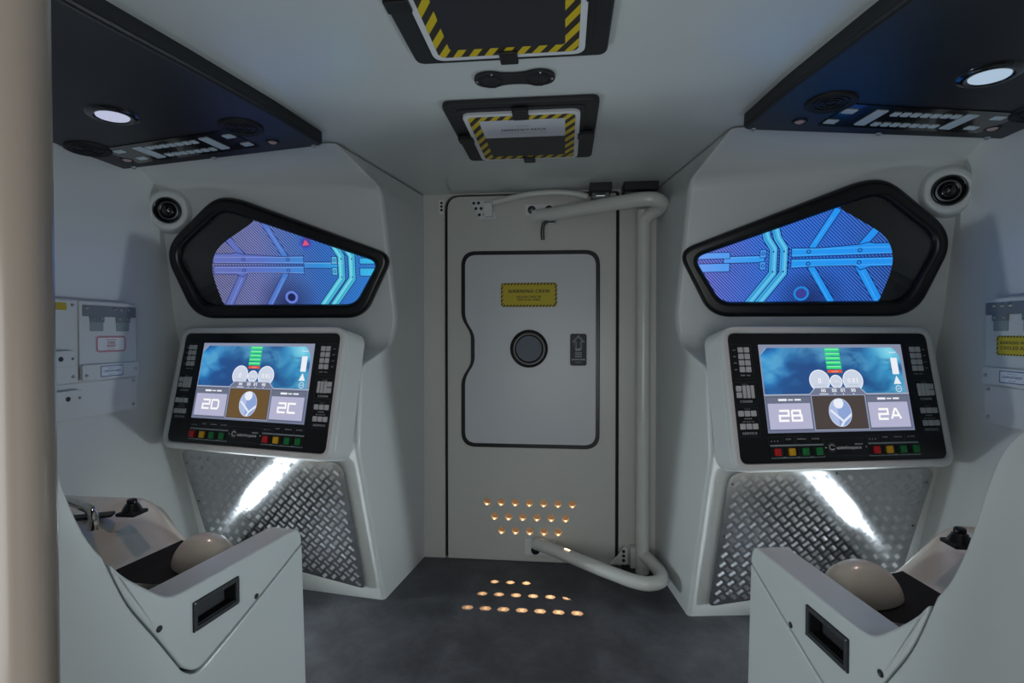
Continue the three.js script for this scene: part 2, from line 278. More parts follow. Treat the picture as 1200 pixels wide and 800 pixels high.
// picture on the display behind the window, painted in the left window's layout: x right towards the aisle
function windowPicture(side) {
  return canvasTex(1024, 512, (c, w, h) => {
    const k = w / 1.05;                            // canvas covers 1.05 m x 0.525 m of the window plane
    const off = side < 0 ? 0.02 : -0.018;
    const P = (u, v) => [(0.55 - u + off) * k, (0.29 - v) * k];
    const L = side < 0 ? { bg: ['#2c3060', '#323c86', '#123c9e', '#1a62cc'], line: ['#b4aed0', '#aab4e8', '#5fa6ee', '#45b0f4'], beam: ['#6a74bc', '#6078d2', '#359aea', '#3fcdfa'], band: '#4fd0f0', edge: '#22306e' }
      : { bg: ['#0d1e60', '#123aa0', '#153fae', '#2a2d8c'], line: ['#4a84dc', '#4590ee', '#5298f2', '#9a90e8'], beam: ['#1d8ff0', '#1f97f6', '#2a9df4', '#6f9cf4'], band: '#3fb4ee', edge: '#0a1c62' };
    const lin = (cols) => { const g = c.createLinearGradient(150, 0, 1000, 0); cols.forEach((q, i) => g.addColorStop(i / (cols.length - 1), q)); return g; };
    c.fillStyle = lin(L.bg); c.fillRect(0, 0, w, h);
    c.strokeStyle = lin(L.line); c.lineWidth = 4.4; c.globalAlpha = 0.85;
    for (let i = -60; i < 120; i++) { c.beginPath(); const a = i * 13, b = a + h * 0.95; c.moveTo(side < 0 ? a : w - b, side < 0 ? 0 : h); c.lineTo(side < 0 ? b : w - a, side < 0 ? h : 0); c.stroke(); }
    c.globalAlpha = 1;
    const dark = c.createRadialGradient(...P(0.0, -0.15), 10, ...P(0.0, -0.15), 150); dark.addColorStop(0, 'rgba(10,12,50,0.55)'); dark.addColorStop(1, 'rgba(10,12,50,0)'); c.fillStyle = dark; c.fillRect(0, 0, w, h);
    const B = lin(L.beam);
    const poly = (pts, fill = B) => { c.beginPath(); pts.forEach((p, i) => c[i ? 'lineTo' : 'moveTo'](...P(...p))); c.closePath(); c.fillStyle = fill; c.fill(); c.strokeStyle = L.edge; c.lineWidth = 3; c.stroke(); };
    const bar = (a, b, wd) => { const dx = b[0] - a[0], dy = b[1] - a[1], l = Math.hypot(dx, dy), nx = -dy / l * wd / 2, ny = dx / l * wd / 2; poly([[a[0] + nx, a[1] + ny], [b[0] + nx, b[1] + ny], [b[0] - nx, b[1] - ny], [a[0] - nx, a[1] - ny]]); };
    // branches, beams, bands: the layout of each side's own picture (u outward, v up, metres)
    const Q = side < 0 ? { s: 1, u1: 0.195, u2: -0.015, tail: -0.09, thin: [-0.09, -0.28], sq: -0.235, bands: [-0.268, -0.318], block: [-0.355, -0.5] }
      : { s: 0.93, u1: 0.182, u2: -0.015, tail: -0.083, thin: [-0.19, -0.36], sq: -0.196, bands: [-0.113, -0.155], block: [-0.333, -0.5] };
    const { u1, u2 } = Q;
    bar([u1, 0.07], [u1 + 0.07, 0.16], 0.03); bar([u1, -0.005], [u1 + 0.09, -0.17], 0.036); bar([u2 + 0.01, 0.07], [u2 + 0.105, 0.235], 0.028); bar([u2 + 0.01, -0.005], [u2 + 0.105, -0.17], 0.028);
    poly([[0.34, 0.085], [u1 + 0.055, 0.085], [u1 + 0.03, 0.09], [u1, 0.082], [u2 + 0.035, 0.072], [Q.tail, 0.076], [Q.tail, 0.036], [0.34, 0.04]]);
    poly([[0.34, -0.012], [u1 + 0.045, -0.012], [u1 + 0.005, -0.025], [u1 - 0.015, -0.006], [u2 + 0.035, -0.006], [Q.tail, -0.012], [Q.tail, 0.028], [0.34, 0.026]]);
    bar([Q.thin[0], 0.032], [Q.thin[1], 0.032], 0.03);
    for (const v of [0.058, 0.006]) for (const u of [u1, u2]) { c.beginPath(); c.arc(...P(u, v), 9, 0, 7); c.fillStyle = L.edge; c.globalAlpha = 0.7; c.fill(); c.globalAlpha = 1; c.beginPath(); c.arc(...P(u, v), 5, 0, 7); c.fillStyle = B; c.fill(); }
    // end block by the aisle
    const [b0, b1] = Q.block;
    poly([[b0, 0.066], [b1, 0.066], [b1, 0.038], [b0, 0.038]]); poly([[b0, 0.018], [b1, 0.018], [b1, -0.02], [b0, -0.02]]);
    // bright bent bands
    for (const x of Q.bands) {
      c.lineJoin = 'round'; c.lineCap = 'butt';
      const path = (e = 0) => { c.beginPath(); const d = -side; c.moveTo(...P(x + d * 0.04 + e, 0.17)); c.lineTo(...P(x + d * 0.028 + e, 0.12)); c.lineTo(...P(x + e, 0.075)); c.lineTo(...P(x + e, -0.032)); c.lineTo(...P(x + d * 0.105 + e, -0.175)); };
      path(); c.strokeStyle = L.edge; c.lineWidth = 0.03 * k + 7; c.stroke(); path(); c.strokeStyle = L.band; c.lineWidth = 0.03 * k; c.stroke();
      path(0.005); c.strokeStyle = side < 0 ? '#93e9f6' : '#74c8ea'; c.lineWidth = 6; c.stroke(); path(-0.009); c.strokeStyle = L.edge; c.globalAlpha = 0.45; c.lineWidth = 2.5; c.stroke(); c.globalAlpha = 1;
      for (const v of [0.062, -0.025]) { c.fillStyle = L.edge; c.fillRect(P(x, v)[0] - 3, P(x, v)[1] - 3, 6, 6); }
    }
    for (const v of [0.055, 0.002]) { const [x, y] = P(Q.sq, v); c.fillStyle = side < 0 ? '#5cc6f4' : '#3f9af0'; c.fillRect(x - 12, y - 17, 25, 34); c.strokeStyle = L.edge; c.lineWidth = 2.5; c.strokeRect(x - 12, y - 17, 25, 34); c.beginPath(); c.arc(x, y, 6, 0, 7); c.stroke(); }
    if (side > 0) for (const v of [0.07, 0.05, 0.012, -0.008]) { const [x, y] = P(-0.088, v); c.fillStyle = L.edge; c.beginPath(); c.arc(x + 7, y, 4.5, 0, 7); c.fill(); }
    // bright upper edges on the beams
    c.strokeStyle = side < 0 ? 'rgba(200,206,250,0.55)' : 'rgba(120,200,255,0.6)'; c.lineWidth = 2.5;
    for (const [x0, x1, v] of [[0.33, Q.tail, 0.068], [0.33, Q.tail, 0.044], [0.33, Q.tail, 0.02], [0.33, Q.tail, -0.004], [...Q.thin, 0.041]]) { c.beginPath(); c.moveTo(...P(x0, v)); c.lineTo(...P(x1, v)); c.stroke(); }
    for (const [x0, y0, x1, y1] of [[u1 + 0.012, -0.03, u1 + 0.082, -0.165], [u2 + 0.022, -0.03, u2 + 0.095, -0.165], [u2 + 0.022, 0.095, u2 + 0.085, 0.2]]) { c.beginPath(); c.moveTo(...P(x0, y0)); c.lineTo(...P(x1, y1)); c.stroke(); }
    // ring ports
    const [rx, ry] = P(side < 0 ? -0.022 : -0.036, -0.122);
    if (side < 0) { c.strokeStyle = '#6f8bea'; c.lineWidth = 11; c.beginPath(); c.arc(rx, ry, 24, 0, 7); c.stroke(); c.fillStyle = '#1c2258'; c.beginPath(); c.arc(rx, ry, 18, 0, 7); c.fill(); }
    else { c.strokeStyle = '#1f8ae4'; c.lineWidth = 9; c.beginPath(); c.arc(rx, ry, 26, 0, 7); c.stroke(); c.fillStyle = '#3d3f96'; c.beginPath(); c.arc(rx, ry, 20, 0, 7); c.fill(); }
    if (side < 0) { const [x, y] = P(-0.105, 0.135); c.strokeStyle = '#3a62c8'; c.lineWidth = 12; c.beginPath(); c.arc(x, y, 26, 0, 7); c.stroke(); c.fillStyle = '#4a48a8'; c.beginPath(); c.arc(x, y, 22, 0, 7); c.fill(); c.fillStyle = '#f05a86'; c.beginPath(); c.moveTo(x - 2, y - 17); c.lineTo(x + 17, y + 8); c.lineTo(x - 16, y + 12); c.fill(); }
  });
}
for (const s of [1, -1]) {
  const codes = s > 0 ? '2B and 2A' : '2D and 2C';
  const con = thing('console_housing', s > 0 ? 'white moulded console holding the bright blue window above the 2B and 2A panel' : 'white moulded console holding the purple and cyan window above the 2D and 2C panel', 'console', [1.2, 0, -2.5], s, null);
  part(con, 'console_body', skin, M.gel);
  // chequered kick plate, screwed on under the control panel
  const K = frame([0.73, 0, -2.455], 0.15, -0.3), cK = [0.45, 0.36], off = 0.02;
  const kp = thing('tread_plate', `aluminium tread plate with raised bars below the panel showing ${codes}`, 'metal plate', [1.2, 0.4, -2.36], s, 'aluminium kick plates');
  const kin = (x, y) => { const z = K.z(x, y), p = V(x, y, z).sub(K.c); return [p.dot(K.u), p.dot(K.v)]; };
  const corners = [kin(0.802, 0.072), kin(0.828, 0.735), kin(1.7, 0.745), kin(1.665, 0.2)];
  const toK = (g, h = off) => g.translate(0, 0, h).applyMatrix4(K.m);
  part(kp, 'plate', toK(ext(rounded(corners, [0.03, 0.06, 0.05, 0.05]), 0.004, 0.001)), s > 0 ? M.plateRight : M.plate);
  const inside = (x, y, e) => { for (let i = 0; i < 4; i++) { const a = corners[i], b = corners[(i + 1) % 4], l = Math.hypot(b[0] - a[0], b[1] - a[1]); if (((b[0] - a[0]) * (y - a[1]) - (b[1] - a[1]) * (x - a[0])) / l > -e) return false; } return true; };
  const bars = [], lug = new THREE.BufferGeometry();
  { const L = 0.0125, w = 0.0014, h = 0.0016, q = [[-L, 0, 0], [0, -w, 0], [L, 0, 0], [0, w, 0], [-L * 0.5, 0, h], [L * 0.5, 0, h]], f = [[0, 1, 4], [1, 5, 4], [1, 2, 5], [2, 3, 5], [3, 4, 5], [3, 0, 4]]; const a = []; for (const t of f) for (const i of t) a.push(...q[i]); lug.setAttribute('position', new THREE.Float32BufferAttribute(a, 3)); lug.computeVertexNormals(); }
  const mt = new THREE.Matrix4(), pitch = 0.0255;
  for (let i = -4; i < 50; i++) for (let j = -4; j < 44; j++) {
    if ((i + j) % 2) continue;
    const x = i * pitch, y = j * pitch, t = i % 2 ? Math.PI / 4 : -Math.PI / 4;
    if (!inside(x, y, 0.018)) continue;
    for (let k = -2; k <= 2; k++) { mt.makeRotationZ(t); const d = k * 0.0062; mt.setPosition(x - Math.sin(t) * d, y + Math.cos(t) * d, 0); bars.push(lug.clone().applyMatrix4(mt)); }
  }
  const bm = part(kp, 'tread_bars', toK(merge(bars)), M.lug); bm.userData.kind = 'stuff';
  const kc = corners, mid = (a, b, t) => [a[0] + (b[0] - a[0]) * t, a[1] + (b[1] - a[1]) * t], ctr = mid(mid(kc[0], kc[2], 0.5), mid(kc[1], kc[3], 0.5), 0.5);
  for (const p of [mid(kc[0], kc[1], 0.94), mid(kc[0], kc[1], 0.55), mid(kc[0], kc[1], 0.07), mid(kc[1], kc[2], 0.52), mid(kc[2], kc[3], 0.1), mid(kc[2], kc[3], 0.5)]) { const q = mid(p, ctr, 0.045); part(kp, 'screw', toK(cyl(0.0045, 0.003, 0, 0, 0, 'z', 0.0035, 12).translate(q[0], q[1], 0), off + 0.0015), M.black); }

  // window: rubber frame, display, pane
  const w = thing(s > 0 ? 'window_2' : 'window_1', s > 0 ? 'five-sided black-framed window on the right with a bright blue hull picture' : 'five-sided black-framed window on the left with a purple and cyan hull picture and a pink lamp', null, [1.2, 1.6, -2.37], s, null, 'structure');
  const toW = (g, h) => g.translate(0, 0, h).applyMatrix4(W.m);
  const rOut = [0.07, 0.06, 0.075, 0.085, 0.1, 0.11], rIn = [0.045, 0.045, 0.045, 0.05, 0.06, 0.075];
  const fr = rounded(WIN_OUT, rOut); fr.holes.push(rounded(WIN_IN, rIn, THREE.Path));
  part(w, 'window_frame', toW(ext(fr, 0.06, 0.022, 5, 14), 0.045), M.rubber, 'thick black rubber frame');
  part(w, 'window_back', toW(ext(rounded(WIN_IN.map(([x, y]) => [x * 1.04, y * 1.04]), rIn), 0.004), 0.006), M.windowBack, 'dark unlit surround of the picture');
  const dsp = rounded([[0.075, 0.28], [0.115, 0.232], [0.29, 0.118], [0.325, 0.045], [0.325, -0.03], [0.285, -0.162], [-0.358, -0.16], [-0.49, 0.046]], [0.02, 0.03, 0.07, 0.05, 0.06, 0.02, 0.03, 0.02]);
  const dg = ext(dsp, 0.004); { const p = dg.attributes.position, t = dg.attributes.uv; for (let i = 0; i < p.count; i++) t.setXY(i, (0.55 - p.getX(i)) / 1.05, (p.getY(i) + 0.235) / 0.525); }
  const tex = windowPicture(s);
  part(w, 'window_display', toW(dg, 0.0105), std('#000000', 0.35, { emissive: '#ffffff', emissiveMap: tex, emissiveIntensity: s > 0 ? 0.95 : 0.85 }));
  part(w, 'window_pane', toW(new THREE.ShapeGeometry(rounded(WIN_IN.map(([x, y]) => [x * 1.02, y * 1.02]), rIn)), 0.022), M.glass);
  const wl = new THREE.RectAreaLight(s > 0 ? 0x2f78ff : 0x5a78ff, 0.12, 0.6, 0.3);
  const wp = W.c.clone().addScaledVector(W.n, 0.07), wt = wp.clone().add(W.n); wp.x *= s; wt.x *= s; wl.position.copy(wp); wl.lookAt(wt); scene.add(wl);

  // round black camera in a white flange at the outer corner of the console
  const cd = V(-0.35, -0.12, 0.93).normalize(), cu = new THREE.Vector3().crossVectors(V(0, 1, 0), cd).normalize(), cv = new THREE.Vector3().crossVectors(cd, cu), cm = basis(cu, cv, cd, V(1.675, 1.872, -2.25));
  const cam = thing('dome_camera', `round black lens in a white flange beside the window above screens ${codes}`, 'camera', [1.675, 1.872, -2.25], s, 'round corner lenses');
  const tc = (g) => g.rotateX(Math.PI / 2).applyMatrix4(cm);
  part(cam, 'flange', tc(lathe([[0.135, -0.14], [0.1, -0.03], [0.088, -0.004], [0.08, 0.003], [0.062, 0.003], [0.058, -0.004], [0.058, -0.06]], 40)), M.gel);
  part(cam, 'lens_ring', tc(lathe([[0.058, -0.05], [0.058, 0.004], [0.055, 0.007], [0.05, 0.004], [0.046, -0.012], [0.024, -0.02], [0, -0.02]], 40)), M.gloss);
  part(cam, 'lens', tc(lathe([[0.033, -0.018], [0.029, -0.004], [0.019, 0.004], [0, 0.008]], 32)), M.gloss);
  part(cam, 'reflector', tc(lathe([[0.044, -0.011], [0.037, -0.006], [0.035, -0.012]], 32)), M.darkSteel);
}
// ---------------------------------------------------------------- control panels
const facePrint = canvasTex(1400, 820, (c, w, h) => {
  const k = w / 0.859, P = (x, y) => [(x + 0.4295) * k, (0.2515 - y) * k];
  c.fillStyle = '#08090b'; c.fillRect(0, 0, w, h);
  c.strokeStyle = '#3c4347'; c.lineWidth = 2; c.fillStyle = '#aeb4b8'; c.textAlign = 'center'; c.textBaseline = 'middle';
  const rc = (x0, y0, x1, y1, r = 6) => { const [a, b] = P(x0, y1), [d, e] = P(x1, y0); c.beginPath(); c.roundRect(a, b, d - a, e - b, r); c.stroke(); };
  const tx = (s, x, y, size, max, sx = 1.3) => { const [a, b] = P(x, y); c.save(); c.translate(a, b); c.scale(sx, 1); c.font = `bold ${size}px sans-serif`; c.fillText(s, 0, 0, max / sx); c.restore(); };
  for (const s of [-1, 1]) {
    const cx = s * 0.381, kx = s < 0 ? -0.372 : 0.368;
    rc(cx - 0.043, 0.07, cx + 0.043, 0.206); rc(cx - 0.043, -0.027, cx + 0.043, 0.058); rc(cx - 0.043, -0.151, cx + 0.043, -0.038);
    tx('DIM  VOL', kx, 0.084, 13, 70); 'ABCD'.split('').forEach((q, i) => tx(q + '1', s < 0 ? -0.408 : 0.408, 0.184 - i * 0.0257, 13, 20));
    tx('COMM', cx, -0.017, 22, 84); tx('1 2 3', cx, 0.049, 12, 60); tx('POWER', cx, -0.083, 12, 50); tx('1  2  3', cx, -0.046, 11, 70); tx('ON OFF SET', cx, -0.094, 11, 84); tx('SERVICE', cx, -0.138, 22, 100);
  }
  for (const [x0, x1] of [[-0.305, -0.087], [0.1, 0.315]]) {
    c.fillStyle = '#8b9ba0';
    for (const y of [-0.187, -0.232]) { const [a, b] = P(x0, y + 0.004); c.fillRect(a, b, (x1 - x0) * k, 0.006 * k); }
    const bx = x0 < 0 ? [-0.285, -0.228, -0.173, -0.116] : [0.121, 0.175, 0.232, 0.287];
    ['< + >', 'STOP', 'MANUAL', 'ACTIVE'].forEach((t, i) => { c.fillStyle = '#aeb4b8'; tx(t, bx[i], i ? -0.163 : -0.169, i ? 12 : 20, 60); rc(bx[i] - 0.025, -0.182, bx[i] + 0.025, -0.153, 2); });
  }
  rc(-0.086, -0.23, 0.099, -0.164, 2);
  c.fillStyle = '#c8cdd0'; tx('uidelinspace', 0.018, -0.2, 27, 170, 1.1); tx('ORION', 0.06, -0.187, 13, 70);
  c.strokeStyle = '#c8cdd0'; c.lineWidth = 5; const [lx, ly] = P(-0.053, -0.197); c.beginPath(); c.arc(lx, ly, 15, 0.5, 5.9); c.stroke(); c.lineWidth = 1.5;
  for (let i = 0; i < 16; i++) { const a = i * Math.PI / 8; c.beginPath(); c.moveTo(lx + 19 * Math.cos(a), ly + 19 * Math.sin(a)); c.lineTo(lx + 30 * Math.cos(a), ly + 30 * Math.sin(a)); c.stroke(); }
  for (const x of [-0.079, 0.09]) { const [a, b] = P(x, -0.198); c.beginPath(); c.arc(a, b, 4, 0, 7); c.fill(); }
});
function screenPicture(left, right, brown) {
  return canvasTex(1228, 688, (c, w, h) => {
    const k = w / 0.614;
    c.fillStyle = '#8890a8'; c.fillRect(0, 0, w, h);
    const g = c.createLinearGradient(0, 0, w, 400); g.addColorStop(0, '#2f8fd6'); g.addColorStop(0.3, '#30689f'); g.addColorStop(0.65, '#2b639a'); g.addColorStop(1, '#2f86b4');
    c.save(); c.beginPath(); c.moveTo(8, 80); c.lineTo(62, 26); c.lineTo(w - 90, 26); c.quadraticCurveTo(w - 30, 60, w - 24, 140); c.lineTo(w - 24, 392); c.lineTo(8, 392); c.closePath(); c.fillStyle = g; c.fill(); c.clip();
    const hl = c.createRadialGradient(w - 120, 50, 10, w - 120, 50, 330); hl.addColorStop(0, 'rgba(150,240,250,0.95)'); hl.addColorStop(0.5, 'rgba(70,180,230,0.45)'); hl.addColorStop(1, 'rgba(60,160,220,0)'); c.fillStyle = hl; c.fillRect(0, 0, w, h);
    // clouds and land seen from orbit: layered noise, stretched and slightly turned
    let q = 5; const rr = () => { q = (q * 16807) % 2147483647; return q / 2147483647; };
    const lat = Array.from({ length: 5 }, () => Float32Array.from({ length: 64 * 64 }, rr));
    const val = (k, x, y) => { const ix = Math.floor(x), iy = Math.floor(y), f = (t) => t * t * (3 - 2 * t), u = f(x - ix), v2 = f(y - iy), at = (a, b) => lat[k][(b & 63) * 64 + (a & 63)]; return (at(ix, iy) * (1 - u) + at(ix + 1, iy) * u) * (1 - v2) + (at(ix, iy + 1) * (1 - u) + at(ix + 1, iy + 1) * u) * v2; };
    const cell = 4;
    for (let y = 26; y < 392; y += cell) for (let x = 8; x < w - 24; x += cell) {
      const X = x * 0.9 + y * 0.45 + 60 * val(4, x / 110, y / 110), Y = y - x * 0.2 + 60 * val(4, x / 90 + 9, y / 90); let n = 0, a = 0.5;
      for (let k = 0; k < 4; k++) { n += a * val(k, X / 210 * 2 ** k + 7, Y / 150 * 2 ** k + 3); a *= 0.5; }
      const t = (n - 0.47) * 5; if (Math.abs(t) < 0.06) continue;
      c.fillStyle = t > 0 ? `rgba(120,196,226,${Math.min(0.5, t * 0.55).toFixed(3)})` : `rgba(28,52,112,${Math.min(0.5, -t * 0.6).toFixed(3)})`; c.fillRect(x, y, cell, cell);
    }
    c.restore();
    c.strokeStyle = '#b6dcf4'; c.lineWidth = 3; c.beginPath(); c.moveTo(8, 80); c.lineTo(62, 26); c.stroke();
    for (let i = 0; i < 5; i++) { c.fillStyle = '#2fdf78'; c.fillRect(552, 30 + i * 35, 128, 27); c.fillStyle = '#93f4b8'; c.fillRect(560, 35 + i * 35, 112, 8); }
    c.fillStyle = '#e0583c'; c.fillRect(556, 204, 124, 24); c.fillStyle = '#ffb29a'; c.font = 'bold 15px sans-serif'; c.textAlign = 'center'; c.textBaseline = 'middle'; c.fillText('LOCKED', 618, 217);
    const disc = (x, y, r, t, size) => { c.fillStyle = '#cfd8ea'; c.beginPath(); c.arc(x, y, r, 0, 7); c.fill(); c.strokeStyle = '#f2f6ff'; c.lineWidth = 7; c.stroke(); c.strokeStyle = '#8d9ab4'; c.lineWidth = 2; c.beginPath(); c.moveTo(x - r * 0.5, y + r * 0.42); c.lineTo(x + r * 0.5, y + r * 0.42); c.stroke(); c.fillStyle = '#ffffff'; c.strokeStyle = '#7d8aa8'; c.font = `bold ${size}px sans-serif`; c.lineWidth = 2; c.strokeText(t, x, y); c.fillText(t, x, y); };
    disc(478, 290, 84, '0', 56); disc(618, 298, 50, '1983', 26); disc(762, 290, 84, '0.83', 48);
    // gauge on the right
    c.fillStyle = '#eef2fa'; c.fillRect(1116, 110, 58, 134); c.beginPath(); c.moveTo(1145, 254); c.lineTo(1178, 322); c.lineTo(1112, 322); c.fill();
    c.strokeStyle = '#d8e4f4'; c.lineWidth = 6; c.beginPath(); c.arc(1148, 360, 24, 0, 7); c.stroke(); c.fillStyle = '#d8e4f4'; c.fillRect(1136, 357, 26, 6); c.fillRect(1112, 62, 60, 8);
    // lower deck
    c.fillStyle = '#717891'; c.beginPath(); c.moveTo(0, 396); c.lineTo(376, 396); c.lineTo(430, 344); c.lineTo(808, 344); c.lineTo(862, 396); c.lineTo(w, 396); c.lineTo(w, h); c.lineTo(0, h); c.fill();
    c.strokeStyle = '#c4ccdc'; c.lineWidth = 5; c.beginPath(); c.moveTo(0, 398); c.lineTo(376, 398); c.lineTo(430, 346); c.lineTo(808, 346); c.lineTo(862, 398); c.lineTo(w, 398); c.stroke();
    c.fillStyle = '#f4f6fb'; c.font = 'bold 38px sans-serif'; ['00', '00', '01', '90'].forEach((t, i) => c.fillText(t, 498 + [0, 92, 166, 254][i], 368)); c.fillRect(462, 392, 74, 5); for (const x of [590, 664, 752]) c.fillRect(x - 4, 391, 8, 8);
    for (const [x0, x1, t] of [[12, 378, left], [852, w - 20, right]]) {
      c.fillStyle = '#6b7186'; c.fillRect(x0, 414, x1 - x0, 48); c.fillStyle = '#b6b6d2'; c.fillRect(x0 + 8, 464, x1 - x0 - 16, 196);
      c.strokeStyle = '#4b5062'; c.lineWidth = 4; c.strokeRect(x0, 412, x1 - x0, 256);
      c.fillStyle = '#f0f2fa'; const m = (x0 + x1) / 2; c.fillRect(m - 84, 428, 70, 17); c.fillRect(m - 4, 432, 42, 10); c.fillRect(m + 50, 430, 54, 13);
      // square letters drawn with strokes
      c.strokeStyle = '#ffffff'; c.lineWidth = 17; c.lineJoin = 'miter'; c.lineCap = 'butt';
      const G = { 2: [[[0, 0], [1, 0], [1, .5], [0, .5], [0, 1], [1, 1]]], A: [[[0, 1], [.45, 0], [.6, 0], [1.05, 1]], [[.2, .66], [.85, .66]]], B: [[[0, 0], [.9, 0], [.9, .5], [0, .5], [0, 0]], [[0, .5], [1, .5], [1, 1], [0, 1], [0, .4]]], C: [[[1, 0], [0, 0], [0, 1], [1, 1]]], D: [[[0, 0], [.85, 0], [1, .2], [1, .8], [.85, 1], [0, 1], [0, -.08]]] };
      t.split('').forEach((ch, i) => G[ch].forEach((line) => { c.beginPath(); line.forEach(([a, b], j) => c[j ? 'lineTo' : 'moveTo'](m - 88 + i * 104 + a * 76, 520 + b * 76)); c.stroke(); }));
    }
    c.fillStyle = brown; c.fillRect(396, 412, 438, 254); c.strokeStyle = '#3b3a44'; c.lineWidth = 4; c.strokeRect(396, 412, 438, 254); c.strokeStyle = '#aab2c6'; c.strokeRect(386, 404, 458, 268);
    c.save(); c.translate(615, 540); c.beginPath(); c.ellipse(0, 0, 96, 110, 0, 0, 7); c.fillStyle = '#8ea6d8'; c.fill(); c.clip(); c.fillStyle = 'rgba(190,204,236,0.7)'; c.fillRect(-100, -110, 80, 220); c.strokeStyle = '#e6ecfa'; c.lineWidth = 18; c.beginPath(); c.moveTo(-80, -20); c.lineTo(20, 70); c.lineTo(100, 10); c.moveTo(20, 70); c.lineTo(-20, 130); c.stroke(); c.fillStyle = '#eef2fb'; c.beginPath(); c.arc(-6, -72, 42, 0, 7); c.fill(); c.restore();
    c.strokeStyle = '#cdd6ee'; c.lineWidth = 5; c.beginPath(); c.ellipse(615, 540, 94, 108, 0, 0, 7); c.stroke();
  });
}
const keyGeo = new RoundedBoxGeometry(0.0225, 0.022, 0.006, 2, 0.003), barGeo = new RoundedBoxGeometry(0.0145, 0.05, 0.006, 2, 0.003), btnGeo = new RoundedBoxGeometry(0.026, 0.028, 0.012, 2, 0.004), wellGeo = new RoundedBoxGeometry(0.047, 0.04, 0.004, 1, 0.001);
for (const s of [1, -1]) {
  const A = 0.211, T = 0.215;
  const r = V(Math.cos(A), 0, -Math.sin(A) * s), n0 = V(Math.sin(A) * s, 0, Math.cos(A)), v = V(0, Math.cos(T), 0).addScaledVector(n0, -Math.sin(T)), n = new THREE.Vector3().crossVectors(r, v);
  const p = new THREE.Group(); p.name = numbered('control_panel'); p.applyMatrix4(basis(r, v, n, V(s * 1.221, 1.058, -2.169))); scene.add(p);
  tag(p, s > 0 ? 'white framed control panel on the right with a lit screen showing 2B and 2A' : 'white framed control panel on the left with a lit screen showing 2D and 2C', 'control panel', 'control panels of the two consoles');
  const hs = rounded([[-0.456, -0.282], [0.456, -0.282], [0.456, 0.279], [-0.456, 0.279]], 0.06); hs.holes.push(rect(-0.4295, 0.4295, -0.2515, 0.2515, 0.032, THREE.Path));
  own(p, 'bezel', ext(hs, 0.03, 0.01, 4), M.gel, 0, 0, 0.008);
  own(p, 'housing', ext(rounded([[-0.456, -0.282], [0.456, -0.282], [0.456, 0.279], [-0.456, 0.279]], 0.06), 0.13, 0.01, 3), M.gel, 0, 0, -0.018);
  own(p, 'face_plate', uvXY(ext(rect(-0.428, 0.428, -0.25, 0.25, 0.03), 0.02), -0.4295, -0.2515, 0.859, 0.503), print(facePrint, 0.22), 0, 0, 0.001);
  const scr = std('#000000', 0.3, { emissive: '#ffffff', emissiveMap: s > 0 ? screenPicture('2B', '2A', '#4a413e') : screenPicture('2D', '2C', '#6a5230'), emissiveIntensity: s > 0 ? 0.95 : 0.95 });
  own(p, 'screen', uvXY(ext(rect(-0.307, 0.307, -0.139, 0.205, 0.001), 0.003), -0.307, -0.139, 0.614, 0.344), scr, 0, 0, 0.0035);
  for (const c of [-1, 1]) {
    const kx = c < 0 ? -0.384 : 0.354;
    for (let i = 0; i < 4; i++) for (let j = 0; j < 2; j++) own(p, 'key', keyGeo, M.key, kx + j * 0.0255, 0.184 - i * 0.0257, 0.003);
    for (let i = 0; i < 3; i++) { own(p, 'key', keyGeo, M.key, (c < 0 ? -0.409 : 0.357) + i * 0.0255, -0.063, 0.003); own(p, 'key', keyGeo, M.key, (c < 0 ? -0.407 : 0.358) + i * 0.0252, -0.112, 0.003); }
    for (let i = 0; i < 3; i++) own(p, 'key', barGeo, M.key, (c < 0 ? -0.386 : 0.356) + i * 0.0168, 0.02, 0.003);
    for (const y of [0.0325, 0.0075]) own(p, 'key', keyGeo, M.key, c < 0 ? -0.408 : 0.4085, y, 0.003);
  }
  const xs = [-0.282, -0.224, -0.169, -0.113, 0.126, 0.181, 0.238, 0.293];
  xs.forEach((x, i) => { const well = own(p, 'button_well', wellGeo, M.black, x, -0.2105, 0.002); own(well, 'push_button', btnGeo, [M.red, M.yellow, M.green, M.green][i % 4], 0, 0, 0.006, ['red push button', 'yellow push button', 'green push button', 'green push button'][i % 4]); });
  const sl = new THREE.RectAreaLight(0x7fb4e8, 0.14, 0.6, 0.34); sl.position.set(0, 0.033, 0.02); sl.rotation.y = Math.PI; p.add(sl);
}

